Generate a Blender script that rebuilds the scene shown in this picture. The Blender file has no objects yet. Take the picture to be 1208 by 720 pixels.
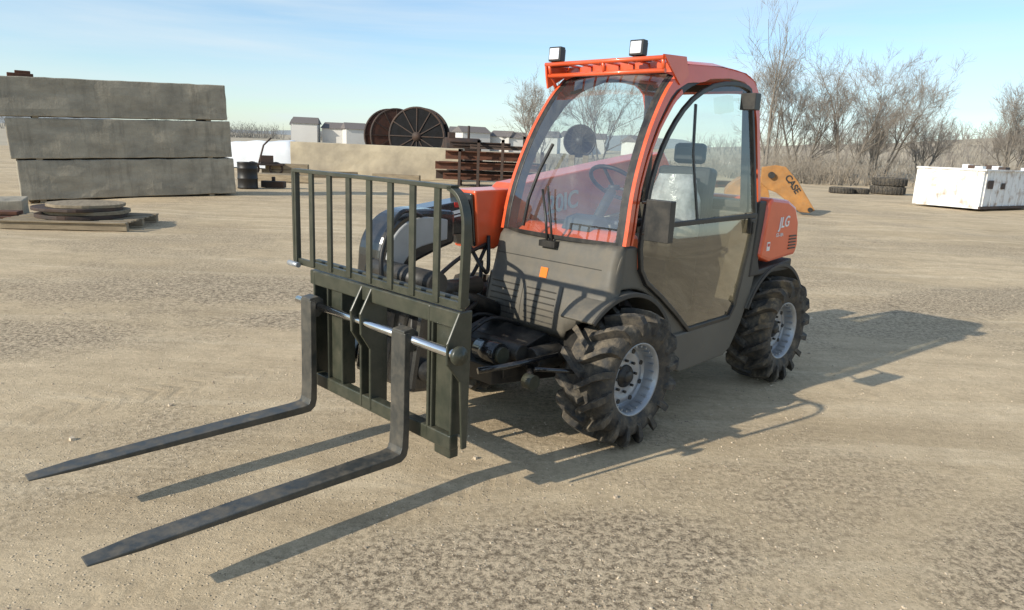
import bpy, math, random
from mathutils import Vector, Matrix, noise
scene=bpy.context.scene
COL=bpy.context.collection
random.seed(7)
# ---------------------------------------------------------------- materials
def base_mat(name):
    m=bpy.data.materials.new(name);m.use_nodes=True
    nt=m.node_tree;b=nt.nodes["Principled BSDF"];return m,nt,b
def N(nt,t,**k):
    n=nt.nodes.new(t)
    for a,v in k.items(): setattr(n,a,v)
    return n
def noise_node(nt,scale,detail=6,rough=.55,coord='Object',mapscale=None,rotz=0):
    tc=N(nt,"ShaderNodeTexCoord");out=tc.outputs[coord]
    if mapscale or rotz:
        mp=N(nt,"ShaderNodeMapping")
        if mapscale: mp.inputs['Scale'].default_value=mapscale
        mp.inputs['Rotation'].default_value=(0,0,rotz)
        nt.links.new(out,mp.inputs[0]);out=mp.outputs[0]
    n=N(nt,"ShaderNodeTexNoise");n.inputs['Scale'].default_value=scale;n.inputs['Detail'].default_value=detail;n.inputs['Roughness'].default_value=rough
    nt.links.new(out,n.inputs['Vector']);return n
def ramp(nt,src,a,b,ca=(0,0,0,1),cb=(1,1,1,1)):
    r=N(nt,"ShaderNodeValToRGB");r.color_ramp.elements[0].position=a;r.color_ramp.elements[1].position=b
    r.color_ramp.elements[0].color=ca;r.color_ramp.elements[1].color=cb
    nt.links.new(src,r.inputs[0]);return r
def mix(nt,fac,a,b,blend='MIX'):
    m=N(nt,"ShaderNodeMix",data_type='RGBA',blend_type=blend)
    for i,v in((0,fac),(6,a),(7,b)):
        if hasattr(v,'node'): nt.links.new(v,m.inputs[i])
        elif i==0: m.inputs[0].default_value=v
        else: m.inputs[i].default_value=(*v,1) if len(v)==3 else v
    return m.outputs[2]
def mth(nt,op,a,b_=None,c=None):
    m=N(nt,"ShaderNodeMath",operation=op)
    for i,v in enumerate((a,b_,c)):
        if v is None: continue
        if hasattr(v,'node'): nt.links.new(v,m.inputs[i])
        else: m.inputs[i].default_value=v
    return m.outputs[0]
def mulv(nt,src,k): return mth(nt,'MULTIPLY',src,k)
def pmat(name,c1,c2=None,scale=6,rough=.5,metal=0,bump=0,bscale=80,coat=0,lo=.35,hi=.7,dust=0,mapscale=None,spec=None,dcol=(.34,.27,.18)):
    m,nt,b=base_mat(name)
    col=None
    if c2:
        n=noise_node(nt,scale,8,.6,mapscale=mapscale);r=ramp(nt,n.outputs[0],lo,hi)
        col=mix(nt,r.outputs[0],c1,c2)
    else:
        b.inputs['Base Color'].default_value=(*c1,1)
    if dust:
        n=noise_node(nt,14,8,.7);r=ramp(nt,n.outputs[0],.42,.75)
        ge=N(nt,"ShaderNodeNewGeometry");sx=N(nt,"ShaderNodeSeparateXYZ");nt.links.new(ge.outputs['Normal'],sx.inputs[0])
        up=mth(nt,'MULTIPLY_ADD',mth(nt,'MAXIMUM',sx.outputs[2],0),.6,.55)
        fac=mth(nt,'MULTIPLY',mulv(nt,r.outputs[0],dust),up)
        col=mix(nt,fac,col if col else c1,dcol)
        rr=mth(nt,'ADD',mulv(nt,r.outputs[0],dust*.8),rough);nt.links.new(rr,b.inputs['Roughness'])
    if col: nt.links.new(col,b.inputs['Base Color'])
    if not dust: b.inputs['Roughness'].default_value=rough
    b.inputs['Metallic'].default_value=metal
    if coat: b.inputs['Coat Weight'].default_value=coat;b.inputs['Coat Roughness'].default_value=.08
    if spec is not None: b.inputs['Specular IOR Level'].default_value=spec
    if bump:
        n=noise_node(nt,bscale,5,.6);bp=N(nt,"ShaderNodeBump");bp.inputs['Strength'].default_value=bump;bp.inputs['Distance'].default_value=.01
        nt.links.new(n.outputs[0],bp.inputs['Height']);nt.links.new(bp.outputs[0],b.inputs['Normal'])
    return m
ORANGE=pmat("orange_paint",(.77,.108,.029),(.67,.088,.023),3,.32,coat=.5,dust=.16)
GREY=pmat("grey_paint",(.120,.110,.090),(.098,.090,.073),3,.58,dust=.28)
DGREY=pmat("dark_grey_plastic",(.050,.046,.040),(.035,.033,.029),5,.6,dust=.2)
BLACK=pmat("black_metal",(.014,.014,.014),(.03,.028,.025),7,.42,dust=.15)
GLOSSBLK=pmat("gloss_black",(.012,.013,.015),None,rough=.2,coat=.7,dust=.10)
PALE=pmat("pale_grey_highlight",(.40,.40,.39),(.30,.30,.29),4,.35,coat=.4,dust=.15)  # pale grey standing in for the bright highlight on the black boom head
OLIVE=pmat("carriage_olive",(.044,.048,.033),(.028,.032,.023),6,.36,dust=.18)
FORK=pmat("fork_steel",(.036,.040,.040),(.085,.082,.072),5,.38,dust=.40,metal=.2)
CHROME=pmat("chrome",(.75,.76,.78),None,rough=.16,metal=1,dust=.1)
SILVER=pmat("silver_rim",(.44,.47,.50),(.32,.34,.37),9,.34,metal=.5,dust=.35)
RUBBER=pmat("rubber",(.040,.038,.035),(.024,.023,.022),10,.72,dust=1.0,bump=.3,dcol=(.27,.22,.155))
HOSE=pmat("hose_rubber",(.012,.012,.012),None,rough=.5)
WHITE=pmat("white_lettering",(.8,.8,.78),None,rough=.5)
WHITED=pmat("faded_white_lettering",(.62,.60,.57),(.5,.45,.42),9,rough=.5)
REDM=pmat("red_mark",(.55,.03,.02),None,rough=.4)
EMB=pmat("orange_emblem",(.8,.20,.02),None,rough=.4)
SEATM=pmat("seat_vinyl",(.02,.02,.022),(.035,.035,.036),5,.55)
PLASTICW=pmat("clear_wrap",(.6,.6,.6),(.22,.22,.22),9,.2,bump=.8,bscale=16)
LENS=pmat("lamp_lens",(.78,.80,.82),(.55,.57,.6),40,.12,coat=.5)
LENS2=pmat("lamp_shell",(.02,.02,.02),None,rough=.4)
def conc_mat():
    m,nt,b=base_mat("concrete")
    n=noise_node(nt,1.3,8,.65,mapscale=(1,1,2.2));r=ramp(nt,n.outputs[0],.34,.70)
    c=mix(nt,r.outputs[0],(.40,.355,.275),(.23,.205,.16))
    s=noise_node(nt,3.0,7,.7,mapscale=(2.2,2.2,.35));r2=ramp(nt,s.outputs[0],.50,.72)
    c=mix(nt,mulv(nt,r2.outputs[0],.55),c,(.13,.115,.09))
    k=noise_node(nt,9,6,.8);r3=ramp(nt,k.outputs[0],.58,.72)
    c=mix(nt,mulv(nt,r3.outputs[0],.5),c,(.47,.43,.34))
    nt.links.new(c,b.inputs['Base Color']);b.inputs['Roughness'].default_value=.92
    h=mth(nt,'ADD',k.outputs[0],s.outputs[0]);bp=N(nt,"ShaderNodeBump");bp.inputs['Strength'].default_value=.6;bp.inputs['Distance'].default_value=.03
    nt.links.new(h,bp.inputs['Height']);nt.links.new(bp.outputs[0],b.inputs['Normal']);return m
CONC=conc_mat()
CONC2=pmat("pale_concrete",(.50,.425,.30),(.30,.255,.19),1.0,.9,bump=.4,bscale=12)
RUST=pmat("rust",(.15,.055,.028),(.065,.032,.02),3,.85,bump=.4,bscale=20)
RUSTK=pmat("reel_rust",(.10,.038,.022),(.05,.025,.017),3,.85)
RUSTD=pmat("dark_steel",(.035,.027,.023),(.080,.042,.026),3,.7,bump=.3,bscale=20)
BLKR=pmat("black_reel",(.010,.010,.011),(.022,.018,.016),3,.5)
BLKR2=pmat("black_reel_face",(.016,.016,.018),(.010,.010,.010),3,.75,spec=.15)
YEL=pmat("loader_yellow",(.44,.20,.05),(.26,.12,.035),3,.65,dust=.6)
WHITEP=pmat("white_container_paint",(.80,.80,.78),(.40,.30,.22),2.6,.6,lo=.50,hi=.72,bump=.2,bscale=8)
TANKM=pmat("white_tarp",(.74,.76,.78),(.6,.62,.64),1,.6,bump=.5,bscale=3)
WOOD=pmat("weathered_wood",(.30,.24,.16),(.18,.14,.09),3,.85,bump=.4,bscale=20,mapscale=(1,6,6))
BARK=pmat("bark",(.25,.22,.185),(.17,.15,.125),3,.9)
TWIG=pmat("twigs",(.36,.32,.275),(.26,.23,.20),1,.9)
BRUSH=pmat("dry_brush",(.42,.36,.285),(.28,.24,.19),.15,.95)
HOUSEW=pmat("house_wall",(.7,.68,.64),(.5,.48,.45),.05,.8)
ROOFM=pmat("house_roof",(.16,.14,.13),None,rough=.9)
def glass_mat(name,tint,fac_lo,extra=None,extra_fac=0,hi=.8,rough=.02):
    m=bpy.data.materials.new(name);m.use_nodes=True;nt=m.node_tree;nt.nodes.clear()
    o=N(nt,"ShaderNodeOutputMaterial");t=N(nt,"ShaderNodeBsdfTransparent");t.inputs[0].default_value=(*tint,1)
    g=N(nt,"ShaderNodeBsdfGlossy");g.inputs['Roughness'].default_value=rough;g.inputs[0].default_value=(.95,.97,1,1)
    lw=N(nt,"ShaderNodeLayerWeight");lw.inputs['Blend'].default_value=.5
    pw=mth(nt,'POWER',lw.outputs['Facing'],4.0);fac=mth(nt,'MULTIPLY_ADD',pw,hi,fac_lo)
    last=t
    if extra:
        d=N(nt,"ShaderNodeBsdfDiffuse")
        n=noise_node(nt,4,5,.6);r=ramp(nt,n.outputs[0],.3,.7,(*[c*.55 for c in extra],1),(*extra,1));nt.links.new(r.outputs[0],d.inputs[0])
        m2=N(nt,"ShaderNodeMixShader")
        nt.links.new(mth(nt,'MULTIPLY_ADD',n.outputs[0],extra_fac*.8,extra_fac*.6),m2.inputs[0])
        nt.links.new(last.outputs[0],m2.inputs[1]);nt.links.new(d.outputs[0],m2.inputs[2]);last=m2
    mx=N(nt,"ShaderNodeMixShader");nt.links.new(fac,mx.inputs[0]);nt.links.new(last.outputs[0],mx.inputs[1]);nt.links.new(g.outputs[0],mx.inputs[2])
    nt.links.new(mx.outputs[0],o.inputs[0]);return m
GLASS=glass_mat("cab_glass",(.92,.96,.94),.05,extra=(.55,.55,.55),extra_fac=.04)
GLASSW=glass_mat("windscreen_glass",(.90,.95,.93),.13,extra=(.6,.6,.6),extra_fac=.06)
GLASSD=glass_mat("lower_door_glass",(.66,.60,.46),.13,extra=(.38,.31,.20),extra_fac=.22,rough=.03)
# ---------------------------------------------------------------- mesh builder
class MB:
    def __init__(s): s.v=[];s.f=[];s.m=[];s.sm=[]
    def add(s,vs,fs,mi=0,sm=False,M=None):
        o=len(s.v)
        for p in vs:
            p=Vector(p)
            if M is not None: p=M@p
            s.v.append(p)
        for f in fs: s.f.append([i+o for i in f]);s.m.append(mi);s.sm.append(sm)
    def box(s,c,d,mi=0,R=None,M=None):
        c=Vector(c);vs=[]
        for x in(-.5,.5):
            for y in(-.5,.5):
                for z in(-.5,.5):
                    p=Vector((x*d[0],y*d[1],z*d[2]))
                    if R is not None: p=R@p
                    vs.append(c+p)
        s.add(vs,[(0,1,3,2),(4,6,7,5),(0,4,5,1),(2,3,7,6),(0,2,6,4),(1,5,7,3)],mi,False,M)
    def prism(s,poly,a,b,mi=0,fn=None,M=None):
        n=len(poly);vs=[]
        for y in(a,b):
            for x,z in poly: vs.append(fn(x,y,z) if fn else (x,y,z))
        fs=[tuple(range(n)),tuple(range(2*n-1,n-1,-1))]
        for i in range(n):
            j=(i+1)%n;fs.append((i,i+n,j+n,j))
        s.add(vs,fs,mi,False,M)
    def tube(s,pts,r,n=10,mi=0,closed=False,sm=True,M=None,caps=True):
        pts=[Vector(p) for p in pts];k=len(pts)
        rs=r if isinstance(r,(list,tuple)) else [r]*k
        vs=[];prev=None
        for i,p in enumerate(pts):
            if closed: t=pts[(i+1)%k]-pts[i-1]
            else: t=pts[min(i+1,k-1)]-pts[max(i-1,0)]
            t.normalize()
            if prev is None:
                a=Vector((0,0,1)) if abs(t.z)<.9 else Vector((1,0,0))
                u=t.cross(a).normalized()
            else:
                u=(prev-t*prev.dot(t))
                if u.length<1e-6:u=t.orthogonal()
                u.normalize()
            prev=u;w=t.cross(u)
            for j in range(n):
                a=2*math.pi*j/n;vs.append(p+(u*math.cos(a)+w*math.sin(a))*rs[i])
        fs=[]
        for i in range(k if closed else k-1):
            i2=(i+1)%k
            for j in range(n):
                j2=(j+1)%n;fs.append((i*n+j,i*n+j2,i2*n+j2,i2*n+j))
        s.add(vs,fs,mi,sm,M)
        if not closed and caps:
            s.add(vs[:n],[tuple(range(n))[::-1]],mi,False,M);s.add(vs[-n:],[tuple(range(n))],mi,False,M)
    def bar(s,pts,side,w,h,mi=0,closed=False,M=None):
        pts=[Vector(p) for p in pts];k=len(pts);side=Vector(side).normalized();vs=[]
        for i,p in enumerate(pts):
            if closed: t=pts[(i+1)%k]-pts[i-1]
            else: t=pts[min(i+1,k-1)]-pts[max(i-1,0)]
            t.normalize();u=(side-t*side.dot(t)).normalized();v=t.cross(u)
            for a,b in((-1,-1),(1,-1),(1,1),(-1,1)): vs.append(p+u*a*w/2+v*b*h/2)
        fs=[]
        for i in range(k if closed else k-1):
            i2=(i+1)%k
            for j in range(4):
                j2=(j+1)%4;fs.append((i*4+j,i*4+j2,i2*4+j2,i2*4+j))
        if not closed: fs+= [(3,2,1,0),tuple(4*(k-1)+j for j in range(4))]
        s.add(vs,fs,mi,False,M)
    def lathe(s,prof,n=40,mi=0,c=(0,0,0),sm=True,M=None,axis='y'):
        c=Vector(c);vs=[]
        for r,y in prof:
            for j in range(n):
                a=2*math.pi*j/n
                if axis=='y': vs.append(c+Vector((r*math.cos(a),y,r*math.sin(a))))
                elif axis=='z': vs.append(c+Vector((r*math.cos(a),r*math.sin(a),y)))
                else: vs.append(c+Vector((y,r*math.cos(a),r*math.sin(a))))
        fs=[]
        for i in range(len(prof)-1):
            for j in range(n):
                j2=(j+1)%n;fs.append((i*n+j,i*n+j2,(i+1)*n+j2,(i+1)*n+j))
        s.add(vs,fs,mi,sm,M)
    def cyl(s,c,r,l,axis='y',n=24,mi=0,M=None,sm=True):
        h=l/2
        s.lathe([(0.0001,-h),(r,-h)],n,mi,c,False,M,axis);s.lathe([(r,-h),(r,h)],n,mi,c,sm,M,axis);s.lathe([(r,h),(0.0001,h)],n,mi,c,False,M,axis)
    def grid(s,rows,mi=0,sm=True):
        a=len(rows);b=len(rows[0]);vs=[p for r in rows for p in r];fs=[]
        for i in range(a-1):
            for j in range(b-1): fs.append((i*b+j,i*b+j+1,(i+1)*b+j+1,(i+1)*b+j))
        s.add(vs,fs,mi,sm)
    def obj(s,name,mats,parent=None,bevel=0,loc=(0,0,0),rotz=0,fix=True):
        me=bpy.data.meshes.new(name);me.from_pydata([tuple(p) for p in s.v],[],s.f)
        if not isinstance(mats,(list,tuple)): mats=[mats]
        for m in mats: me.materials.append(m)
        me.polygons.foreach_set("material_index",s.m);me.polygons.foreach_set("use_smooth",s.sm)
        me.update()
        if fix:
            import bmesh
            bm=bmesh.new();bm.from_mesh(me);bmesh.ops.remove_doubles(bm,verts=bm.verts,dist=1e-5);bmesh.ops.recalc_face_normals(bm,faces=bm.faces);bm.to_mesh(me);bm.free()
        o=bpy.data.objects.new(name,me);COL.objects.link(o);o.location=loc;o.rotation_euler=(0,0,rotz)
        if parent: o.parent=parent
        if bevel:
            b=o.modifiers.new("bevel",'BEVEL');b.width=bevel;b.segments=2;b.limit_method='ANGLE';b.angle_limit=math.radians(40)
        return o
def empty(name,loc=(0,0,0),rotz=0,parent=None):
    o=bpy.data.objects.new(name,None);COL.objects.link(o);o.location=loc;o.rotation_euler=(0,0,rotz);o.empty_display_size=.1
    if parent:o.parent=parent
    return o
def tag(o,label,cat,group=None):
    o["label"]=label;o["category"]=cat
    if group:o["group"]=group
def text(name,body,size,mat,M,parent=None,ext=.002,shear=0,bold=0):
    cu=bpy.data.curves.new(name,'FONT');cu.body=body;cu.size=size;cu.extrude=ext;cu.align_x='CENTER';cu.align_y='CENTER';cu.shear=shear;cu.offset=bold
    t=bpy.data.objects.new(name+"_tmp",cu);COL.objects.link(t)
    bpy.context.view_layer.update();dg=bpy.context.evaluated_depsgraph_get()
    me=bpy.data.meshes.new_from_object(t.evaluated_get(dg));bpy.data.objects.remove(t)
    me.materials.clear();me.materials.append(mat);me.name=name
    o=bpy.data.objects.new(name,me);COL.objects.link(o)
    if parent:o.parent=parent
    o.matrix_local=M
    return o
def smooth(pts,n=6,closed=False):
    pts=[Vector(p) for p in pts];out=[];k=len(pts)
    rng=range(k if closed else k-1)
    for i in rng:
        p0=pts[(i-1)%k] if closed or i>0 else pts[0];p1=pts[i];p2=pts[(i+1)%k];p3=pts[(i+2)%k] if closed or i+2<k else pts[-1]
        for j in range(n):
            t=j/n;out.append(.5*((2*p1)+(p2-p0)*t+(2*p0-5*p1+4*p2-p3)*t*t+(3*p1-p0-3*p2+p3)*t**3))
    if not closed: out.append(pts[-1])
    return out
# ---------------------------------------------------------------- camera
H=1.6;f=843.5;p=.2191;r=.0432
cp,sp=math.cos(p),math.sin(p);F=Vector((0,cp,-sp));U=Vector((0,sp,cp));Rr=Vector((1,0,0))
R2=Rr*math.cos(r)+U*math.sin(r);U2=-Rr*math.sin(r)+U*math.cos(r)
cam=bpy.data.cameras.new("camera");cam.sensor_width=36;cam.lens=f/1208*36;cam.clip_end=6000;cam.clip_start=.05
co=bpy.data.objects.new("camera",cam);COL.objects.link(co)
co.matrix_world=Matrix(((R2.x,U2.x,-F.x,0),(R2.y,U2.y,-F.y,0),(R2.z,U2.z,-F.z,H),(0,0,0,1)))
scene.camera=co
scene.view_settings.view_transform='Standard';scene.view_settings.look='None';scene.view_settings.exposure=0
# ---------------------------------------------------------------- light
SD=Vector((1.63,1.157,-1)).normalized()
sl=bpy.data.lights.new("sun",'SUN');sl.energy=5.0;sl.angle=math.radians(.5);sl.color=(1,.925,.79)
so=bpy.data.objects.new("sun",sl);COL.objects.link(so);so.rotation_euler=SD.to_track_quat('-Z','Y').to_euler()
W=bpy.data.worlds.new("World");scene.world=W;W.use_nodes=True;nt=W.node_tree;bg=nt.nodes["Background"]
sky=N(nt,"ShaderNodeTexSky");sky.sky_type='NISHITA';sky.sun_disc=False;sky.sun_elevation=math.asin(-SD.z);sky.sun_rotation=math.atan2(-SD.x,-SD.y);sky.altitude=300;sky.air_density=1;sky.dust_density=.4;sky.ozone_density=1.5
tc=N(nt,"ShaderNodeTexCoord")
mp=N(nt,"ShaderNodeMapping");mp.inputs['Scale'].default_value=(1.0,.7,11);mp.inputs['Rotation'].default_value=(.05,.13,.2);nt.links.new(tc.outputs['Generated'],mp.inputs[0])
n1=N(nt,"ShaderNodeTexNoise");n1.inputs['Scale'].default_value=1.6;n1.inputs['Detail'].default_value=9;n1.inputs['Roughness'].default_value=.55;n1.inputs['Distortion'].default_value=.7
nt.links.new(mp.outputs[0],n1.inputs['Vector'])
cr=ramp(nt,n1.outputs[0],.40,.72)
cf=mth(nt,'MULTIPLY_ADD',cr.outputs[0],.55,.12)
skt=mix(nt,1.0,sky.outputs[0],(.94,1.09,1.20),'MULTIPLY')
skc=mix(nt,cf,skt,(5.3,6.0,6.4))
nt.links.new(skc,bg.inputs[0]);bg.inputs[1].default_value=.148
# ---------------------------------------------------------------- ground
def ground_mat():
    m,nt,b=base_mat("dirt_yard")
    tcm=N(nt,"ShaderNodeTexCoord")
    wob=noise_node(nt,1.3,6,.65)
    def ell(cx,cy,rx,ry,rz,a=.55,bb=1.05):
        mp=N(nt,"ShaderNodeMapping",vector_type='TEXTURE');mp.inputs['Location'].default_value=(cx,cy,0);mp.inputs['Rotation'].default_value=(0,0,rz);mp.inputs['Scale'].default_value=(rx,ry,1)
        nt.links.new(tcm.outputs['Object'],mp.inputs[0])
        ln=N(nt,"ShaderNodeVectorMath",operation='LENGTH');nt.links.new(mp.outputs[0],ln.inputs[0])
        d=mth(nt,'MULTIPLY_ADD',wob.outputs[0],1.2,ln.outputs['Value']);d=mth(nt,'SUBTRACT',d,.6)
        return ramp(nt,d,a,bb,(1,1,1,1),(0,0,0,1)).outputs[0]
    big=noise_node(nt,.30,6,.6);r1=ramp(nt,big.outputs[0],.36,.66)
    c=mix(nt,r1.outputs[0],(.70,.555,.365),(.54,.42,.265))
    st=noise_node(nt,.8,7,.72,mapscale=(.30,2.4,1),rotz=math.radians(-40));r2=ramp(nt,st.outputs[0],.44,.68)
    c=mix(nt,mulv(nt,r2.outputs[0],.68),c,(.37,.285,.18))
    st2=noise_node(nt,1.0,7,.72,mapscale=(.25,2.2,1),rotz=math.radians(14));r22=ramp(nt,st2.outputs[0],.50,.64)
    c=mix(nt,mulv(nt,r22.outputs[0],.65),c,(.80,.66,.455))
    md=noise_node(nt,4,9,.75);r3=ramp(nt,md.outputs[0],.42,.66)
    c=mix(nt,mulv(nt,r3.outputs[0],.48),c,(.34,.26,.165))
    fn=noise_node(nt,30,6,.85);rf=ramp(nt,fn.outputs[0],.42,.56,(.12,.092,.064,1),(.64,.51,.35,1))
    pn=noise_node(nt,.33,5,.65);rp=ramp(nt,pn.outputs[0],.49,.57)
    msk=mulv(nt,rp.outputs[0],.50)
    for e in((-3.3,7.3,2.9,1.0,.15),(-4.2,5.2,1.7,.75,.1),(-1.7,6.3,1.2,.5,.3),(3.2,3.2,2.4,.7,.7),(5.5,8.5,3.0,.9,.5),(.2,2.5,1.4,.5,.2)):
        msk=mth(nt,'MAXIMUM',msk,mulv(nt,ell(*e),.80))
    c=mix(nt,msk,c,rf.outputs[0])
    c=mix(nt,.19,c,rf.outputs[0])
    vor=N(nt,"ShaderNodeTexVoronoi");vor.inputs['Scale'].default_value=52;nt.links.new(tcm.outputs['Object'],vor.inputs['Vector'])
    rv=ramp(nt,vor.outputs['Distance'],.10,.30,(1,1,1,1),(0,0,0,1))
    sc=N(nt,"ShaderNodeSeparateColor");nt.links.new(vor.outputs['Color'],sc.inputs[0])
    sel=mth(nt,'GREATER_THAN',sc.outputs[0],.62);pe=mth(nt,'MULTIPLY',rv.outputs[0],sel)
    pc=ramp(nt,sc.outputs[1],.2,.8,(.20,.155,.11,1),(.80,.68,.52,1))
    c=mix(nt,mulv(nt,pe,.6),c,pc.outputs[0])
    sp_=N(nt,"ShaderNodeSeparateXYZ");nt.links.new(tcm.outputs['Object'],sp_.inputs[0])
    X,Y=sp_.outputs[0],sp_.outputs[1]
    uu=mth(nt,'ADD',mth(nt,'MULTIPLY_ADD',X,.64,mulv(nt,Y,-.77)),mulv(nt,mth(nt,'SUBTRACT',wob.outputs[0],.5),.25))
    vv=mth(nt,'MULTIPLY_ADD',X,.77,mulv(nt,Y,.64))
    trk=None
    for o_ in(-6.2,-4.7,1.9,3.4,-2.6):
        d=mth(nt,'ABSOLUTE',mth(nt,'SUBTRACT',uu,o_))
        bandm=ramp(nt,d,.13,.20,(1,1,1,1),(0,0,0,1)).outputs[0]
        s_=mth(nt,'SINE',mth(nt,'MULTIPLY_ADD',vv,44,mulv(nt,d,30)))
        s_=mth(nt,'MULTIPLY',mth(nt,'MAXIMUM',s_,0),bandm)
        trk=s_ if trk is None else mth(nt,'MAXIMUM',trk,s_)
    trk=mth(nt,'MULTIPLY',trk,ramp(nt,big.outputs[0],.40,.56).outputs[0])
    c=mix(nt,mulv(nt,trk,.32),c,(.34,.26,.17))
    nt.links.new(c,b.inputs['Base Color']);b.inputs['Roughness'].default_value=.95;b.inputs['Specular IOR Level'].default_value=.10
    fine=noise_node(nt,80,5,.8)
    h1=mth(nt,'MULTIPLY_ADD',fine.outputs[0],.5,md.outputs[0])
    h2=mth(nt,'MULTIPLY_ADD',pe,.45,h1)
    h3=mth(nt,'MULTIPLY_ADD',fn.outputs[0],mth(nt,'MULTIPLY_ADD',msk,.9,.28),h2)
    h3=mth(nt,'MULTIPLY_ADD',trk,-.35,h3)
    bp=N(nt,"ShaderNodeBump");bp.inputs['Strength'].default_value=.55;bp.inputs['Distance'].default_value=.03
    nt.links.new(h3,bp.inputs['Height']);nt.links.new(bp.outputs[0],b.inputs['Normal'])
    return m
DIRT=ground_mat()
g=MB()
xs=[-3000,-300,-60]+[-20+i*.4 for i in range(101)]+[60,300,3000]
ys_=[-3000,-50]+[-2+i*.4 for i in range(81)]+[60,120,400,3000]
def gz(x,y):
    if -20<=x<=20 and -2<=y<=30:
        e=min(1,(x+20)/4,(20-x)/4,(y+2)/2,(30-y)/4)
        d=math.hypot(x-.8,y-4.8);e*=min(1,max(0,(d-2.2)/2))
        u_=(x*.64-y*.77);rut=0
        for o_ in(-6.2,-4.7,1.9,3.4): rut-=.022*math.exp(-((u_-o_)/.22)**2)
        dip=-.20*math.exp(-((x+12.2)**2+(y-15.6)**2)/9.0)
        return e*(.04*noise.noise(Vector((x*.45,y*.45,0)))+.012*noise.noise(Vector((x*1.7,y*1.7,5)))+rut+dip)
    return 0
g.grid([[(x,y,gz(x,y)) for x in xs] for y in ys_])
go=g.obj("ground",DIRT);go["kind"]="structure"
GRAV=pmat("gravel_stones",(.62,.51,.37),(.28,.22,.16),3.1,.9,lo=.4,hi=.6)
g=MB();rd=random.Random(3)
for i in range(26000):
    y=1.5+ (rd.random()**1.9)*13; x=rd.uniform(-1,1)*(1.0+.85*y)
    if noise.noise(Vector((x*.5,y*.5,3)))<rd.uniform(-.5,.25): continue
    s=rd.choice((.0025,.003,.003,.004,.005,.0065))*rd.uniform(.7,1.3)
    if rd.random()<.005:s*=2.6
    a=rd.random()*6.28;z=gz(x,y)
    vs=[];k=5
    for j in range(k):
        an=a+6.28*j/k;rr=s*rd.uniform(.7,1.25);vs.append((x+rr*math.cos(an),y+rr*math.sin(an),z-.003))
    for j in range(k):
        an=a+6.28*j/k;rr=s*rd.uniform(.45,.8);vs.append((x+rr*math.cos(an),y+rr*math.sin(an),z+s*rd.uniform(.4,.8)))
    g.add(vs,[tuple(range(k,2*k))]+[(j,(j+1)%k,(j+1)%k+k,j+k) for j in range(k)])
o=g.obj("gravel",GRAV,fix=False);o["kind"]="stuff";o["label"]="loose small gravel stones scattered on the dirt"
# ---------------------------------------------------------------- TELEHANDLER
TH=empty("telehandler",(.1842,4.2475,0),.7919+math.pi)
tag(TH,"compact orange and dark grey telehandler with pallet forks on dirt yard","telehandler")
L=1.80
def ys(z): return .60 if z<1.2 else .60-(z-1.2)/.9*.08
def yf(z): return -.33+ (0 if z<1.2 else (z-1.2)/.9*.04)
def side(x,z,off=0): return Vector((x,ys(z)+off,z))
b=MB()
b.box((-.95,0,.46),(2.0,.56,.30))
b.prism([(-1.55,.35),(-1.3,.62),(-.1,.60),(.20,.56),(.62,.44),(.62,.34),(.1,.28),(-1.4,.28)],-.30,.22)
b.prism([(-.1,.34),(.62,.34),(.64,.46),(.25,.58),(-.1,.62)],-.58,-.36)
b.cyl((0,0,.38),.075,1.0);b.cyl((-L,0,.38),.075,1.0)
b.box((0,0,.38),(.22,.34,.2))
b.box((.48,.05,.44),(.12,.36,.16))
b.cyl((.45,.02,.50),.05,.52);b.cyl((.30,.30,.46),.07,.22,'x')
b.box((.10,.18,.50),(.12,.50,.24))
b.obj("chassis",BLACK,TH,.006)
b=MB()
b.cyl((.56,.14,.50),.062,.16,'y',mi=0);b.cyl((.56,.23,.50),.045,.03,'y',mi=1)
b.tube([(.30,.40,.50),(.55,.30,.46),(.72,.22,.44)],.018,8)
b.tube([(.40,.30,.42),(.58,.46,.42)],.022,8);b.cyl((.58,.47,.42),.04,.06,'y',mi=1)
b.tube([(.05,.60,.42),(.3,.56,.44),(.5,.42,.46)],.012,8)
b.obj("steering_linkage",[GLOSSBLK,OLIVE],TH)
# --- lower cab body
b=MB()
def arcp(a0,a1,R_,st=7):
    return [(R_*math.cos(math.radians(a)),.37+R_*math.sin(math.radians(a))) for a in range(a0,a1,st)]
poly=[(.04,1.09),(.085,.98),(.12,.88)]+[(x,z) for x,z in arcp(75,164,.49)]+[(-.56,.49),(-.60,.50),(-.66,.535),(-.50,.655),(-.33,.775),(-.17,.87),(-.10,.96),(-.085,1.09)]
b.prism(poly,.50,.605)
poly=[(-.50,.53),(-.52,.40),(-.55,.30),(-.60,.275),(-1.14,.29),(-1.22,.33),(-1.33,.48),(-1.42,.66),(-1.47,.84),(-1.46,1.23),(-1.375,1.23),(-1.33,1.0),(-1.22,.62),(-1.16,.545),(-.66,.53)]
b.prism(poly,.46,.625)
b.prism([(-.45,.30),(-1.30,.30),(-1.42,.66),(-1.44,1.2),(-1.38,1.2),(-1.30,.5),(-.5,.45)],-.62,-.34)
b.box((-.62,.13,.48),(1.3,.80,.08))
b.box((-1.38,.13,.88),(.06,.86,.70))
b.obj("body_side_panel",GREY,TH,.012)
XT=((1.10,.05),(1.07,.085),(1.0,.105),(.92,.125),(.85,.145),(.843,.165),(.70,.195),(.60,.205),(.55,.18))
def fx(z):
    for (z1,x1),(z2,x2) in zip(XT,XT[1:]):
        if z<=z1 and z>=z2:return x1+(x2-x1)*(z1-z)/(z1-z2)
    return .2
b=MB()
rows=[]
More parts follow.
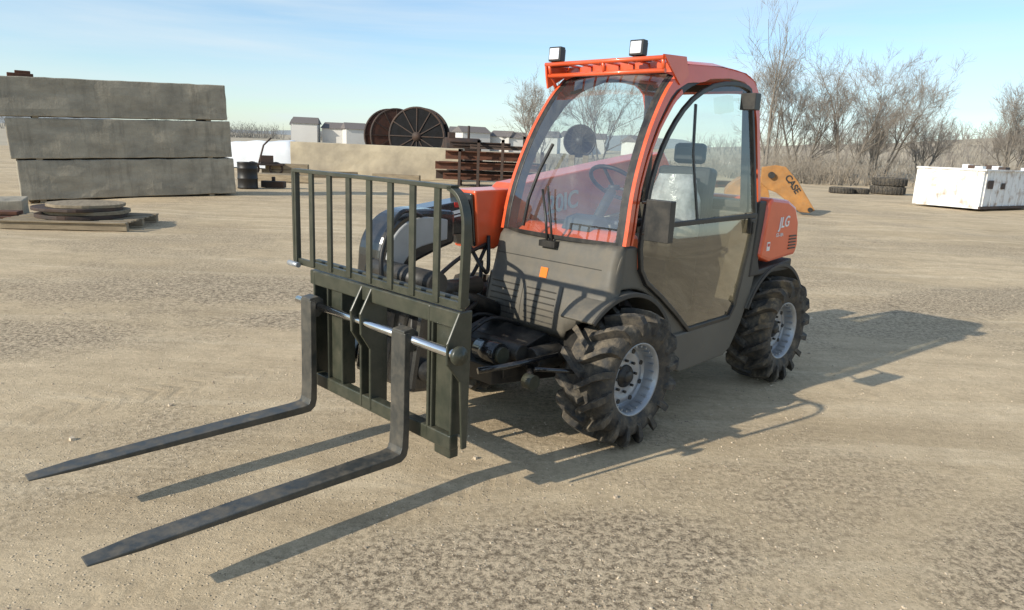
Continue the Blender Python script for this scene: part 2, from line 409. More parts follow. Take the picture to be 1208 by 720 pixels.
for z,x0 in XT:
    row=[]
    for i in range(33):
        t=i/32;y=-.335+.975*t
        zz=z
        if y>.36: zz=max(z,.60+(y-.36)/.28*.20)
        xx=fx(zz) if zz!=z else x0
        e=abs(2*t-1)
        k=1-max(0,(e-.91)/.09)**2.0
        low=max(0,min(1,(1.0-zz)/.25))
        kk=.35+.65*k
        if t>.5: kk=kk*(1-low)+low*(.70+.30*k)
        row.append(Vector((xx*kk,y if t<.9 else y-(1-low)*.03*(t-.9)/.1,zz)))
    rows.append(row)
b.grid(rows,0)
o=b.obj("front_panel",GREY,TH)
s=o.modifiers.new("s",'SOLIDIFY');s.thickness=.02;s.offset=-1
b=MB()
for z in(.80,.765,.73,.695,.66,.625):
    for y0,y1 in((-.26,-.03),(.03,.26)):
        b.bar([(fx(z)-.001,y0,z),(fx(z)-.001,y1,z)],(0,0,1),.008,.006)
b.bar([(fx(.965)-.001,-.29,.965),(fx(.965)-.001,.52,.965)],(0,0,1),.005,.005)
for y in(-.29,.0,.30):b.bar([(fx(z)-.001,y,z) for z in(.84,.76,.70,.64,.60)],(0,1,0),.005,.005)
b.obj("panel_louvre",DGREY,TH)
def fender(name,cx,r0,a0,a1,y0,y1,mat,lip=.945):
    b=MB();pts=[]
    for i in range(25):
        a=math.radians(a0+(a1-a0)*i/24);pts.append((cx+r0*math.cos(a),.37+r0*math.sin(a)))
    outer=pts;inner=[(cx+(x-cx)*.965,.37+(z-.37)*.965) for x,z in pts]
    b.prism(outer+inner[::-1],y0,y1,0)
    inner2=[(cx+(x-cx)*lip,.37+(z-.37)*lip) for x,z in pts]
    b.prism(outer+inner2[::-1],y1+.001,y1+.010,1)
    return b.obj(name,[mat,DGREY],TH,.006)
fender("fender",0,.478,48,163,.42,.638,GREY)
fender("fender",-L,.49,26,150,.34,.640,GREY)
fender("fender",-L,.49,20,150,-.66,-.34,GREY)
b=MB()
b.prism(arcp(70,165,.49,6)+[(-.3,.5),(.1,.5)],.30,.335)
b.obj("wheel_liner",DGREY,TH)
# --- wheels
def make_wheel():
    hub=MB()
    hub.lathe([(.001,.075),(.030,.075),(.036,.068),(.039,.05),(.062,.05),(.066,.035)],28,0)
    for j in range(8):
        a=j*math.pi/4;hub.cyl((.090*math.cos(a),.046,.090*math.sin(a)),.008,.018,'y',6)
    h=hub.obj("wheel",BLACK,TH)
    t=MB()
    pr=[(.198,-.112),(.222,-.135),(.255,-.146),(.29,-.146),(.315,-.132),(.326,-.108),(.330,-.06),(.332,0)]
    pr=pr+[(r_,-y) for r_,y in pr[-2::-1]]
    t.lathe(pr,56)
    n=16
    for sgn in(1,-1):
        for i in range(n):
            a0=2*math.pi*(i+(.5 if sgn<0 else 0))/n
            secs=[(-.015,.325,-.013,.380,0,.046),(.04,.325,.04,.384,.09,.048),(.10,.320,.108,.383,.215,.054),(.130,.305,.150,.372,.275,.060),(.145,.285,.167,.330,.31,.064),(.146,.250,.156,.262,.335,.058)]
            vs=[]
            for yb,rb,yt,rt,da,hw in secs:
                a=a0+da
                for (rr,yy,aa) in((rb,yb,a-hw*1.05),(rb,yb,a+hw*1.05),(rt,yt,a+hw*.88),(rt,yt,a-hw*.88)):
                    vs.append((rr*math.cos(aa),sgn*yy,rr*math.sin(aa)))
            fs=[]
            for k in range(len(secs)-1):
                for j in range(4):
                    j2=(j+1)%4;fs.append((k*4+j,k*4+j2,k*4+4+j2,k*4+4+j))
            fs+=[(3,2,1,0),tuple(4*(len(secs)-1)+j for j in range(4))]
            t.add(vs,fs)
    ty=t.obj("tyre",RUBBER,h,.002)
    rm=MB()
    rm.lathe([(.198,-.12),(.206,-.13),(.19,-.10),(.178,-.06),(.178,.05),(.188,.09),(.198,.120),(.207,.124),(.208,.114),(.198,.108)],48,0)
    rm.lathe([(.180,.050),(.172,.022),(.160,.022),(.146,.045),(.122,.042),(.108,.034),(.085,.036),(.001,.036)],48,0)
    for j in range(8):
        a=(j+.5)*math.pi/4
        rm.cyl((.146*math.cos(a),.044,.146*math.sin(a)),.014,.012,'y',12,1)
    for j in range(24):
        a=j*math.pi/12;c=Vector((.183*math.cos(a),.078,.183*math.sin(a)))
        Rm=Matrix.Rotation(-a,3,'Y');rm.box(c,(.010,.05,.010),0,Rm)
    ri=rm.obj("rim",[SILVER,BLACK],h)
    return h,ty,ri
wh=make_wheel()
wh[0].location=(0,.605,.379)
def copy_wheel(loc,rz,ry):
    h=wh[0].copy();COL.objects.link(h);h.location=loc;h.rotation_euler=(0,ry,rz)
    for c in wh[1:]:
        k=c.copy();COL.objects.link(k);k.parent=h
copy_wheel((-L,.605,.379),0,.4)
copy_wheel((0,-.58,.379),math.pi,.9)
copy_wheel((-L,-.58,.379),math.pi,.2)
# --- hood
b=MB()
b.prism([(-1.44,.93),(-1.50,1.30),(-1.54,1.33),(-1.80,1.31),(-1.93,1.26),(-2.0,1.15),(-2.03,.98),(-2.0,.91),(-1.60,.885)],-.40,.655)
b.obj("engine_hood",ORANGE,TH,.035)
b=MB()
b.prism([(-1.37,.80),(-1.41,1.30),(-1.50,1.31),(-1.47,.90),(-1.50,.84),(-2.0,.88),(-2.0,.80)],-.38,.635)
b.obj("hood_base",DGREY,TH,.01)
b=MB()
for i in range(5):b.box((-1.915,.658,.965+i*.022),(.11,.006,.009))
b.obj("hood_vent",BLACK,TH)
def sideM(x,y,z,tilt=0):
    M=Matrix(((-1,0,0,x),(0,0,1,y),(0,1,0,z),(0,0,0,1)))
    return M@Matrix.Rotation(tilt,4,'Z')
text("lettering","JLG",.105,WHITE,sideM(-1.75,.657,1.155,tilt=.06),TH,.002,.2,.001)
text("lettering","G5-18A",.035,WHITE,sideM(-1.70,.657,1.07),TH,.001)
b=MB();b.box((-1.545,.657,1.00),(.04,.004,.06),0);b.box((-1.545,.6575,1.01),(.03,.005,.02),1);b.obj("decal",[WHITE,REDM],TH)
# --- boom
b=MB()
b.prism([(.24,1.325),(-.10,1.335),(-.14,1.365),(-1.75,1.60),(-1.85,1.50),(-1.80,1.22),(.0,.985),(.06,.96),(.20,.965)],-.60,-.375)
b.obj("boom",ORANGE,TH,.012)
b=MB()
b.prism([(.20,1.28),(.75,1.21),(.76,1.03),(.14,1.08)],-.57,-.405)
b.prism([(.205,.985),(.243,1.31),(.262,1.31),(.225,.985)],-.59,-.385)
b.obj("inner_boom",GLOSSBLK,TH,.01)
b=MB();b.bar([(.27,-.403,1.215),(.62,-.403,1.16)],(0,1,0),.004,.02);b.bar([(.27,-.403,1.19),(.50,-.403,1.155)],(0,1,0),.004,.01);b.obj("boom_stripe",WHITE,TH)
b=MB();b.box((.33,-.403,1.243),(.09,.004,.03));b.obj("boom_marker",REDM,TH)
b=MB()
hd=smooth([(.45,0,1.22),(.70,0,1.235),(.86,0,1.19),(.96,0,1.06),(.99,0,.85),(1.06,0,.62),(1.12,0,.45),(1.02,0,.40),(.90,0,.50),(.84,0,.70),(.78,0,.90),(.62,0,.98),(.45,0,1.03)],5)
b.prism([(v.x,v.z) for v in hd],-.52,-.30)
b.prism([(.97,.86),(1.07,.84),(1.14,.40),(.99,.38),(.88,.52)],-.30,.20)
b.obj("boom_head",GLOSSBLK,TH,.03)
b=MB()
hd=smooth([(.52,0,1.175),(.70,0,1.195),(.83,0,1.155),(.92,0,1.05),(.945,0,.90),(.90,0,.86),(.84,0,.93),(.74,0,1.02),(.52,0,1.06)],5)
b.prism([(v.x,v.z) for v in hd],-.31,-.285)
b.obj("head_highlight",PALE,TH,.008)  # added pale plate, paints the sheen onto the side of the gloss black head
b=MB()
b.cyl((.62,-.18,.80),.05,.5,'x');b.tube([(.2,-.2,.62),(.62,-.18,.80)],.05,16);b.tube([(.6,-.18,.79),(.98,-.15,.92)],.026,12,1)
b.cyl((.96,-.10,.92),.06,.55);b.cyl((1.04,-.05,.50),.055,.62)
b.tube([(1.0,.12,.90),(1.10,.12,.52)],.045,14)
b.obj("tilt_cylinder",[BLACK,CHROME],TH)
for k,(a,c,d,e) in enumerate([((.15,-.36,.98),(.4,-.25,.80),(.75,-.15,.75),(1.0,-.12,.95)),((.15,-.36,1.0),(.5,-.22,.95),(.85,-.05,.85),(1.1,.05,.70)),((.2,-.34,.9),(.35,-.2,.72),(.6,-.02,.7),(1.12,.18,.62)),((.7,-.3,1.2),(.95,-.15,1.24),(1.10,-.1,1.05),(1.10,-.08,.8)),((.13,-.36,1.05),(.20,-.28,.86),(.3,-.22,.88),(.30,-.34,1.0))]):
    b=MB();b.tube(smooth([a,c,d,e],7),.012,8);b.obj("hydraulic_hose",HOSE,TH)
for y in(-.22,-.12,.0):
    b=MB();b.tube(smooth([(.15,y,.55),(.4,y-.03,.63),(.62,y-.10,.50),(.66,y-.2,.62)],5),.012,8);b.obj("hydraulic_hose",HOSE,TH)
# --- fork carriage
CX=1.3076;PX_=CX-.055
b=MB()
b.bar([(PX_,-.50,.885),(PX_,.70,.885)],(1,0,0),.045,.075)
b.bar([(PX_-.02,-.50,.960),(PX_-.02,.70,.960)],(1,0,0),.03,.03)
b.bar([(PX_,-.46,.335),(PX_,.66,.335)],(1,0,0),.05,.070)
for y,w_ in((-.27,.12),(.585,.12)):
    b.box((PX_-.02,y,.61),(.04,w_,.48));b.box((PX_-.02,y+w_/2+.006,.61),(.08,.012,.50));b.box((PX_-.02,y-w_/2-.006,.61),(.08,.012,.50))
for y in(-.02,.06):
    b.prism([(PX_-.07,.31),(PX_+.03,.31),(PX_+.03,.62),(CX+.026,.70),(CX+.030,.80),(PX_+.02,.92),(PX_-.07,.92)],y-.008,y+.008)
for y in(-.46,.50):
    b.prism([(PX_-.06,.31),(PX_+.025,.31),(PX_+.025,.92),(PX_-.06,.92)],y-.008,y+.008)
b.prism([(PX_-.05,.925),(PX_+.02,.925),(CX+.028,.80),(CX+.028,.71),(PX_+.01,.62),(PX_-.01,.31),(PX_-.04,.31)],.688,.701)
b.box((PX_-.02,.585,.275),(.05,.11,.05))
CAR=b.obj("fork_carriage",OLIVE,TH,.006)
b=MB();b.cyl((CX,.09,.755),.0195,1.32,'y',20);b.obj("fork_shaft",CHROME,CAR)
b=MB();b.lathe([(.001,.012),(.018,.012),(.02,.006),(.038,.006),(.042,-.006),(.038,-.02)],20,0,c=(CX,.75,.755));b.obj("shaft_cap",OLIVE,CAR)
b=MB();BX=CX-.015
ysb=[-.59,-.42,-.25,-.08,.09,.255,.415,.58]
for y in ysb:b.box((BX+.01,y,1.19),(.014,.036,.48))
b.bar(smooth([(BX,-.60,1.43),(BX,.56,1.43),(BX,.65,1.425),(BX,.71,1.395),(BX,.742,1.33),(BX,.750,1.24),(BX,.740,.955)],5),(1,0,0),.042,.018)
b.bar([(BX,-.598,1.43),(BX,-.598,.96)],(1,0,0),.040,.018)
b.bar([(BX,-.62,.958),(BX,.745,.958)],(1,0,0),.018,.034)
b.obj("backrest",OLIVE,CAR,.003)
b=MB();b.cyl((BX+.03,-.58,.945),.014,.1,'y',12);b.obj("locking_pin",SILVER,CAR)
def fork(y):
    b=MB();w_=.10
    x0=CX+.022
    pts=[(x0,.79),(x0,.35),(x0+.002,.262),(x0+.012,.222),(x0+.04,.20),(x0+.09,.197),(2.0,.197),(2.45,.197),(2.62,.197)]
    th=[.030,.034,.038,.042,.042,.038,.028,.016,.007]
    wd=[1,1,1,1,1,1,1,1,.72]
    vs=[];k=len(pts)
    P=[Vector((a,0,c)) for a,c in pts]
    for i in range(k):
        tt=(P[min(i+1,k-1)]-P[max(i-1,0)]).normalized();nn=Vector((-tt.z,0,tt.x))
        if nn.z<0 and i>3: nn=-nn
        for sy,sn in((-1,0),(1,0),(1,1),(-1,1)):
            vs.append(P[i]+Vector((0,y+sy*w_/2*wd[i],0))+nn*th[i]*sn)
    fs=[]
    for i in range(k-1):
        for j in range(4):
            j2=(j+1)%4;fs.append((i*4+j,i*4+j2,i*4+4+j2,i*4+4+j))
    fs+=[(3,2,1,0),tuple(4*(k-1)+j for j in range(4))]
    b.add(vs,fs)
    b.prism([(x0-.050,.725),(x0-.050,.785),(x0-.02,.808),(x0+.029,.800),(x0+.031,.70),(x0-.02,.70)],y-.042,y+.042)
    return b.obj("fork",FORK,CAR,.004)
fork(.395);fork(-.399)
# --- cab
wsx=[(.04,1.10),(.015,1.25),(-.025,1.40),(-.09,1.56),(-.18,1.73),(-.30,1.90),(-.40,2.0),(-.46,2.045)]
wsp=smooth([(x,0,z) for x,z in wsx],4)
doorU=[(-.10,1.20),(-.13,1.32),(-.18,1.46),(-.27,1.62),(-.40,1.77),(-.57,1.90),(-.80,1.995),(-1.05,2.03),(-1.22,2.02),(-1.27,1.97),(-1.31,1.75),(-1.35,1.45),(-1.375,1.24)]
inner=[(-.035,1.10),(-.06,1.24),(-.10,1.40),(-.17,1.555),(-.28,1.72),(-.42,1.87),(-.56,1.96),(-.78,2.035),(-1.04,2.06),(-1.22,2.05),(-1.30,2.0),(-1.34,1.85),(-1.38,1.5),(-1.41,1.22)]
b=MB();bk=MB()
for sg in(1,-1):
    def PP(x,z,off=0):
        return Vector((x,ys(z)+off,z)) if sg>0 else Vector((x,yf(z)-off,z))
    outer=[(v.x,v.z) for v in wsp]
    outer=outer[:-2]+[(-.50,2.085),(-.75,2.105),(-1.05,2.115),(-1.25,2.10),(-1.36,2.05),(-1.40,1.95),(-1.44,1.5),(-1.47,1.22)]
    def resample(pts,n):
        P=[Vector((x,0,z)) for x,z in pts];L_=[0]
        for a,c in zip(P,P[1:]):L_.append(L_[-1]+(c-a).length)
        out=[];T=L_[-1]
        for i in range(n):
            s_=T*i/(n-1);k=0
            while k<len(L_)-2 and L_[k+1]<s_:k+=1
            t=(s_-L_[k])/max(1e-9,L_[k+1]-L_[k]);out.append(P[k].lerp(P[k+1],min(1,t)))
        return out
    O_=resample(outer,44);I_=resample(inner,44)
    rows=[]
    for a,c in zip(O_,I_):
        rows.append([PP(a.x,a.z,-.045),PP(a.x,a.z,.0),PP(c.x,c.z,.0),PP(c.x,c.z,-.045),PP(a.x,a.z,-.045)])
    bk.grid(rows,0,False)
    def band(t0f,t1f,i0,i1,off):
        rows=[]
        for i in range(i0,i1):
            a,c=O_[i],I_[i];s_=i/43
            A=a.lerp(c,t0f(s_));C_=a.lerp(c,t1f(s_))
            rows.append([PP(A.x,A.z,-.01),PP(A.x,A.z,off),PP(C_.x,C_.z,off),PP(C_.x,C_.z,-.01)])
        b.grid(rows,0,False)
    def st(s_,a,c,v0,v1):
        t=max(0,min(1,(s_-a)/(c-a)));return v0+(v1-v0)*t
    band(lambda s_:-.02,lambda s_:st(s_,.34,.46,.42,1.0) if s_<.6 else st(s_,.70,.78,1.0,.55),0,44,.014)
    band(lambda s_:.70,lambda s_:.90,0,17,.010)
bk.obj("cab_frame",BLACK,TH,.004)
b.obj("cab_trim",ORANGE,TH)
b=MB()
rows=[]
for x,z in [(-.42,2.045),(-.44,2.10),(-.52,2.125),(-.9,2.15),(-1.20,2.14),(-1.33,2.10),(-1.38,2.0)]:
    row=[]
    for i in range(13):
        t=i/12;y=yf(z)-.01+(ys(2.1)+.03-yf(z))*t
        e=abs(2*t-1)**6
        row.append(Vector((x,y,z-.035*e)))
    rows.append(row)
b.grid(rows,0)
b.box((-.90,.11,2.075),(.92,.80,.02))
o=b.obj("cab_roof",ORANGE,TH)
b=MB()
y0,y1=-.30,.54
for z,x in((2.10,-.28),(2.035,-.30)):
    b.tube([(x,y0-.03,z),(x,y1,z)],.013,10)
b.tube([(-.46,y0,2.09),(-.46,y1,2.09)],.012,8)
for i in range(9):
    y=y0+(y1-y0)*i/8
    b.tube([(-.28,y,2.10),(-.46,y,2.095)],.008,6)
for y in(y0,y0+.42,y1-.01):
    b.tube([(-.28,y,2.10),(-.30,y,2.035)],.011,8)
b.prism([(-.26,2.115),(-.48,2.125),(-.52,2.03),(-.44,1.97),(-.40,2.0)],y1,y1+.012)
b.prism([(-.27,2.11),(-.48,2.12),(-.50,2.06),(-.30,1.96),(-.28,2.04)],y0-.03,y0-.018)
b.tube([(-.30,y0-.02,2.045),(-.42,y0-.02,1.93)],.012,8)
b.obj("roof_guard",ORANGE,TH)
def lamp(x,y,z,rz):
    root=MB()
    root.box((0,0,0),(.045,.092,.085),0);root.box((-.03,0,-.05),(.03,.05,.03),0);root.box((-.02,0,-.062),(.08,.12,.012),0)
    for k in range(4):root.box((-.03,-.03+k*.02,0),(.03,.006,.07),0)
    o=root.obj("work_light",LENS2,TH,.006);o.location=(x,y,z);o.rotation_euler=(0,-.05,rz)
    l=MB();l.box((.0255,0,0),(.008,.074,.067));l.obj("lamp_lens",LENS,o,.004)
lamp(-.30,-.26,2.160,.05);lamp(-.34,.32,2.168,.0)
b=MB();rows=[]
for v in wsp:
    row=[]
    for i in range(17):
        t=i/16;y=yf(v.z)+.005+(ys(v.z)-.05-yf(v.z))*t
        row.append(Vector((v.x-.012+.045*(1-(2*t-1)**2),y,v.z)))
    rows.append(row)
b.grid(rows,0);b.obj("windscreen",GLASSW,TH)
b=MB()
for yy in(lambda z:yf(z)+.004,lambda z:ys(z)-.05):
    b.bar([(v.x-.008,yy(v.z),v.z) for v in wsp],(0,1,0),.022,.014)
b.bar([Vector((v.x+.004,v.y,v.z)) for v in rows[0]],(0,0,1),.022,.014)
b.bar([Vector((v.x+.004,v.y,v.z)) for v in rows[-1]],(0,0,1),.022,.014)
b.obj("windscreen_seal",BLACK,TH)
def glasspoly(name,poly,off,mat,parent,sg=1):
    b=MB();vs=[Vector((x,(ys(z)+off) if sg>0 else (yf(z)-off),z)) for x,z in poly]
    b.add(vs,[tuple(range(len(vs)))]);return b.obj(name,mat,parent,fix=False)
glasspoly("side_window",[(-.04,1.12)]+inner[1:]+[(-1.40,1.12)],-.02,GLASS,TH,-1)
b=MB();b.add([(-1.42,yf(1.2)+.02,1.22),(-1.42,ys(1.2)-.06,1.22),(-1.36,ys(2)-.06,2.05),(-1.36,yf(2)+.02,2.05)],[(0,1,2,3)]);b.obj("rear_window",GLASS,TH,fix=False)
b=MB();b.bar([(-1.41,-.31,1.2),(-1.37,-.28,2.06)],(0,1,0),.07,.05);b.bar([(-1.41,.53,1.2),(-1.37,.47,2.06)],(0,1,0),.05,.05);b.bar([(-1.40,-.3,1.23),(-1.40,.55,1.23)],(0,0,1),.05,.04);b.bar([(-1.37,-.3,2.04),(-1.37,.5,2.04)],(0,0,1),.05,.04)
b.bar([(.02,-.31,1.10),(-1.40,-.31,1.10)],(0,1,0),.05,.05)
b.obj("rear_pillar",BLACK,TH)
# door
doorL=[(-1.375,1.19),(-1.33,1.0),(-1.22,.62),(-1.16,.55),(-.66,.54),(-.50,.665),(-.33,.785),(-.17,.885),(-.11,.96),(-.085,1.08),(-.095,1.19)]
DO=MB()
loop=smooth([(x,0,z) for x,z in doorU],2)+[Vector((x,0,z)) for x,z in doorL]
DO.bar([side(v.x,v.z,.018) for v in loop],(0,1,0),.022,.028,closed=True)
DO.bar([side(-.10,1.195,.02),side(-1.375,1.215,.02)],(0,1,0),.02,.03)
DO.bar([side(-.66,1.21,.012),side(-.60,1.60,.012),side(-.62,1.88,.012)],(0,1,0),.012,.022)
DOOR=DO.obj("door",BLACK,TH,.004)
glasspoly("door_window",[(v.x,v.z) for v in smooth([(x,0,z) for x,z in doorU],3)],.014,GLASS,DOOR)
b=MB();cen=Vector((-.70,0,.88));rows=[]
LL=[Vector((x,0,z)) for x,z in doorL];LL=LL+[LL[0]]
fine_=[]
for a,c in zip(LL,LL[1:]):
    for i in range(5):fine_.append(a.lerp(c,i/5))
fine_.append(LL[0])
for k in range(7):
    t=k/6;row=[]
    for v in fine_:
        q_=cen.lerp(v,max(.001,t));row.append(side(q_.x,q_.z,.014+.022*(1-t*t)))
    rows.append(row)
b.grid(rows,0);b.obj("door_lower_pane",GLASSD,DOOR)
b=MB();b.bar([side(-1.30,1.10,.05),side(-1.30,1.18,.05)],(0,1,0),.02,.02);b.box((-1.30,.635,1.15),(.05,.03,.10));b.obj("handle",BLACK,DOOR,.004)
b=MB();b.box((-.02,.77,1.25),(.05,.15,.215));b.tube([(-.10,.60,1.33),(-.06,.68,1.34),(-.03,.76,1.33)],.009,8);b.tube([(-.10,.60,1.17),(-.06,.68,1.16),(-.03,.76,1.17)],.009,8);b.obj("side_mirror",BLACK,TH,.012)
b=MB();b.box((-1.10,.64,1.925),(.07,.10,.10));b.tube([(-1.2,.55,1.95),(-1.12,.62,1.95)],.01,8);b.obj("rear_lamp",BLACK,TH,.01)
b=MB()
b.tube([(.10,.10,1.07),(.075,.06,1.20),(.05,.0,1.36)],.008,6);b.tube([(.10,.14,1.07),(.08,.10,1.2),(.05,.04,1.38)],.007,6)
b.bar([(.095,-.10,1.14),(.08,-.08,1.3),(.04,-.04,1.47),(-.02,.0,1.62)],(0,1,0),.014,.014)
b.box((.095,.12,1.06),(.06,.12,.035))
b.obj("wiper",BLACK,TH)
b=MB();b.box((fx(.90)+.004,.12,.895),(.004,.055,.06),0,Matrix.Rotation(-.25,3,'Y'));b.obj("emblem",EMB,TH)
# interior
b=MB()
b.box((-1.02,.13,.98),(.46,.46,.12));b.box((-1.26,.13,1.26),(.12,.42,.50),0,Matrix.Rotation(-.12,3,'Y'));b.box((-1.30,.13,1.60),(.07,.24,.14));b.box((-1.0,.13,.74),(.4,.4,.4))
b.box((-1.02,-.14,1.10),(.36,.07,.06))
b.obj("seat",SEATM,TH,.03)
b=MB();rows=[]
for i in range(13):
    row=[]
    for j in range(17):
        a=2*math.pi*j/16;z=1.06+.40*i/12;k=.20*(1-.35*(i/12)**2)
        n_=noise.noise(Vector((math.cos(a)*2,math.sin(a)*2,z*6)))
        row.append(Vector((-1.10+(k+.05*n_)*math.cos(a)*.7,.16+(k+.06*n_)*math.sin(a),z)))
    rows.append(row)
b.grid(rows);b.obj("seat_wrap",PLASTICW,TH)
b=MB();b.prism([(-.02,.86),(-.02,1.08),(-.12,1.15),(-.30,1.13),(-.34,.95),(-.30,.86)],-.30,.46)
b.obj("dashboard",ORANGE,TH,.03)
b=MB();b.prism([(-.08,1.13),(-.12,1.20),(-.22,1.22),(-.30,1.12)],.04,.26);b.tube([(-.25,.15,1.15),(-.42,.15,1.36)],.03,10)
b.obj("instrument_console",SEATM,TH,.01)
b=MB();b.box((-.75,-.25,.98),(.8,.12,.14));b.obj("armrest_console",SEATM,TH,.01)
for y in(.36,.1):
    b=MB();b.box((-.25,y,.74),(.06,.10,.14));b.obj("pedal",SEATM,TH,.008)
b=MB();ring=[];cc=Vector((-.45,.15,1.40));ax=Vector((-.6,0,.8)).normalized();u=Vector((0,1,0));w_=ax.cross(u)
for i in range(32):
    a=2*math.pi*i/32;ring.append(cc+(u*math.cos(a)+w_*math.sin(a))*.17)
b.tube(ring,.013,8,closed=True)
for a in(.5,2.6,4.7):b.tube([cc-ax*.03,cc+(u*math.cos(a)+w_*math.sin(a))*.165],.01,6)
b.cyl(cc-ax*.03,.035,.03,'z',12);b.obj("steering_wheel",SEATM,TH)
text("boom_lettering","20IC",.165,WHITED,sideM(-.56,-.370,1.235,tilt=.14),TH,.002,.1,.003)
# ---------------------------------------------------------------- BACKGROUND
def conc_block(name,loc,rz,size,label,mat=CONC,cat="concrete block",group=None,rag=.02,seed=0,tilt=0):
    b=MB();l,w_,h=size;nx,nz=24,5
    def P(x,y,z):
        n_=noise.noise(Vector((x*1.5+seed,y*2,z*2.5)));m_=noise.noise(Vector((x*5+seed,y*5,z*5+9)))
        return Vector((x+rag*.5*m_,y+rag*n_,z+rag*.6*m_))
    b.grid([[P(-l/2+l*i/nx,-w_/2,h*j/nz) for i in range(nx+1)] for j in range(nz+1)],0,False)
    b.grid([[P(-l/2+l*i/nx,w_/2,h*j/nz) for i in range(nx+1)] for j in range(nz+1)],0,False)
    for z in(0,h): b.grid([[P(-l/2+l*i/nx,-w_/2+w_*j/nz,z) for i in range(nx+1)] for j in range(nz+1)],0,False)
    for x in(-l/2,l/2): b.grid([[P(x,-w_/2+w_*i/nz,h*j/nz) for i in range(nz+1)] for j in range(nz+1)],0,False)
    o=b.obj(name,mat,None,.02,loc,rz);o.rotation_euler=(0,tilt,rz);tag(o,label,cat,group);return o
a0=Vector((-11.35,16.3));a1=Vector((-7.42,19.05));dr=(a1-a0).normalized();rz=math.atan2(dr.y,dr.x);nn=Vector((-dr.y,dr.x))
Lb=(a1-a0).length
TLT=-.035
def blk(s0,s1,z,h,w_,label,seed):
    sm_=(s0+s1)/2
    c=a0+dr*sm_+nn*w_/2
    conc_block("concrete_block",(c.x,c.y,z-.15+sm_*.035),rz,(s1-s0,w_,h),label,CONC,"concrete block","stacked concrete blocks",.03,seed,TLT)
blk(.08,Lb,.05,.90,1.3,"long weathered grey concrete block at bottom of stack",1)
blk(-.05,Lb-.06,.985,.90,1.3,"long weathered grey concrete block in middle of stack",20)
blk(-.55,Lb-.14,1.92,.86,1.3,"long weathered grey concrete block on top of stack",40)
for z,hh in((-.04,.09),(.95,.035),(1.885,.035)):
    for s in(.5,Lb-.6):
        c=a0+dr*s+nn*.65
        b=MB();b.box((0,0,hh/2),(.12,1.25,hh));o=b.obj("timber_spacer",WOOD,None,0,(c.x,c.y,z-.15+s*.035),rz);tag(o,"weathered timber spacer between stacked concrete blocks","timber","timber spacers under concrete blocks")
b=MB();b.box((0,0,.06),(.5,.3,.10));b.box((.05,0,.14),(.3,.25,.06));c=a0+dr*.3+nn*.5
o=b.obj("rubble_piece",RUST,None,.01,(c.x,c.y,2.62),rz);tag(o,"small rusty scrap piece lying on top concrete block","scrap metal")
PX,PY=-7.25,11.95
b=MB()
for i in range(7):b.box((0,-.72+i*.24,.13),(1.9,.14,.025))
for y in(-.7,0,.7):b.box((0,y,.06),(1.9,.10,.11))
o=b.obj("pallet",WOOD,None,.004,(PX,PY,0),.15);tag(o,"weathered wooden pallet carrying flat round discs","pallet")
def disc(z,rr,h_,ox,oy,mat,rz_):
    b=MB();n=36;vs=[]
    for j in range(n):
        a=2*math.pi*j/n;k=rr*(1+.08*noise.noise(Vector((math.cos(a)*2,math.sin(a)*2,z*9))))
        vs.append((k*math.cos(a),k*math.sin(a)))
    b.add([(x,y,0) for x,y in vs]+[(x,y,h_) for x,y in vs],[tuple(range(n))[::-1],tuple(range(n,2*n))]+[(j,(j+1)%n,(j+1)%n+n,j+n) for j in range(n)])
    o=b.obj("steel_disc",mat,None,.008,(PX+ox,PY+oy,z),rz_);tag(o,"flat round weathered disc stacked on a pallet","disc","flat discs stacked on pallet")
disc(.145,.68,.06,0,0,RUSTD,0);disc(.207,.64,.06,.06,.05,WOOD,.5);disc(.269,.66,.05,-.05,-.03,RUSTD,1.2);disc(.321,.58,.05,.06,.02,WOOD,2)
conc_block("concrete_slab",(-10.2,13.3,gz(-10.2,13.3)-.05),.5,(1.8,1.0,.36),"low weathered concrete slab beside block stack",CONC,"concrete slab",None,.03,7)
b=MB();b.box((0,0,.05),(1.6,.5,.10));b.box((.1,.05,.14),(1.2,.3,.06));o=b.obj("steel_plate",RUST,None,.01,(-9.3,12.2,gz(-9.3,12.2)-.01),.3);tag(o,"rusty flat steel plates lying on dirt beside pallet","steel plate")
b=MB();b.lathe([(.001,0),(.29,0),(.30,.02),(.29,.05),(.29,.28),(.305,.30),(.29,.32),(.29,.58),(.305,.60),(.29,.62),(.29,.75),(.30,.78),(.27,.78),(.26,.76),(.001,.76)],24,0,axis='z')
o=b.obj("barrel",BLKR,None,0,(-8.15,21.86,0));tag(o,"dark steel drum standing at end of concrete blocks","barrel")
b=MB();b.box((0,0,.12),(.7,.3,.2));b.box((.0,0,.25),(.1,.1,.2));o=b.obj("scrap_bin",RUSTD,None,.02,(-7.55,22.4,0));tag(o,"small dark steel scrap piece near the drum","scrap metal")
def tarp(loc,rz_,sx,sz):
    b=MB();rows=[]
    for i in range(25):
        t=i/24;row=[]
        for j in range(13):
            u_=j/12;x=-2.0+4.0*t;y=-.9+1.8*u_
            e=min(1,min(t,1-t)*7)**.5*min(1,min(u_,1-u_)*7)**.5
            row.append(Vector((x*sx,y,sz*e*(1.15+.2*t+.08*noise.noise(Vector((x*1.3,y*1.3,2)))))))
        rows.append(row)
    b.grid(rows);o=b.obj("covered_trailer",TANKM,None,0,loc,rz_);tag(o,"low load covered with a white tarpaulin beyond the yard","covered load")
tarp((-12.4,35.5,.05),.05,1,1);tarp((-16.3,36.5,.05),.1,1.2,.7)
b=MB()
for x in(-.45,.45):b.lathe([(.20,-.04),(.28,-.04),(.28,.04),(.20,.04),(.20,-.04)],20,0,c=(x,0,.28),axis='y')
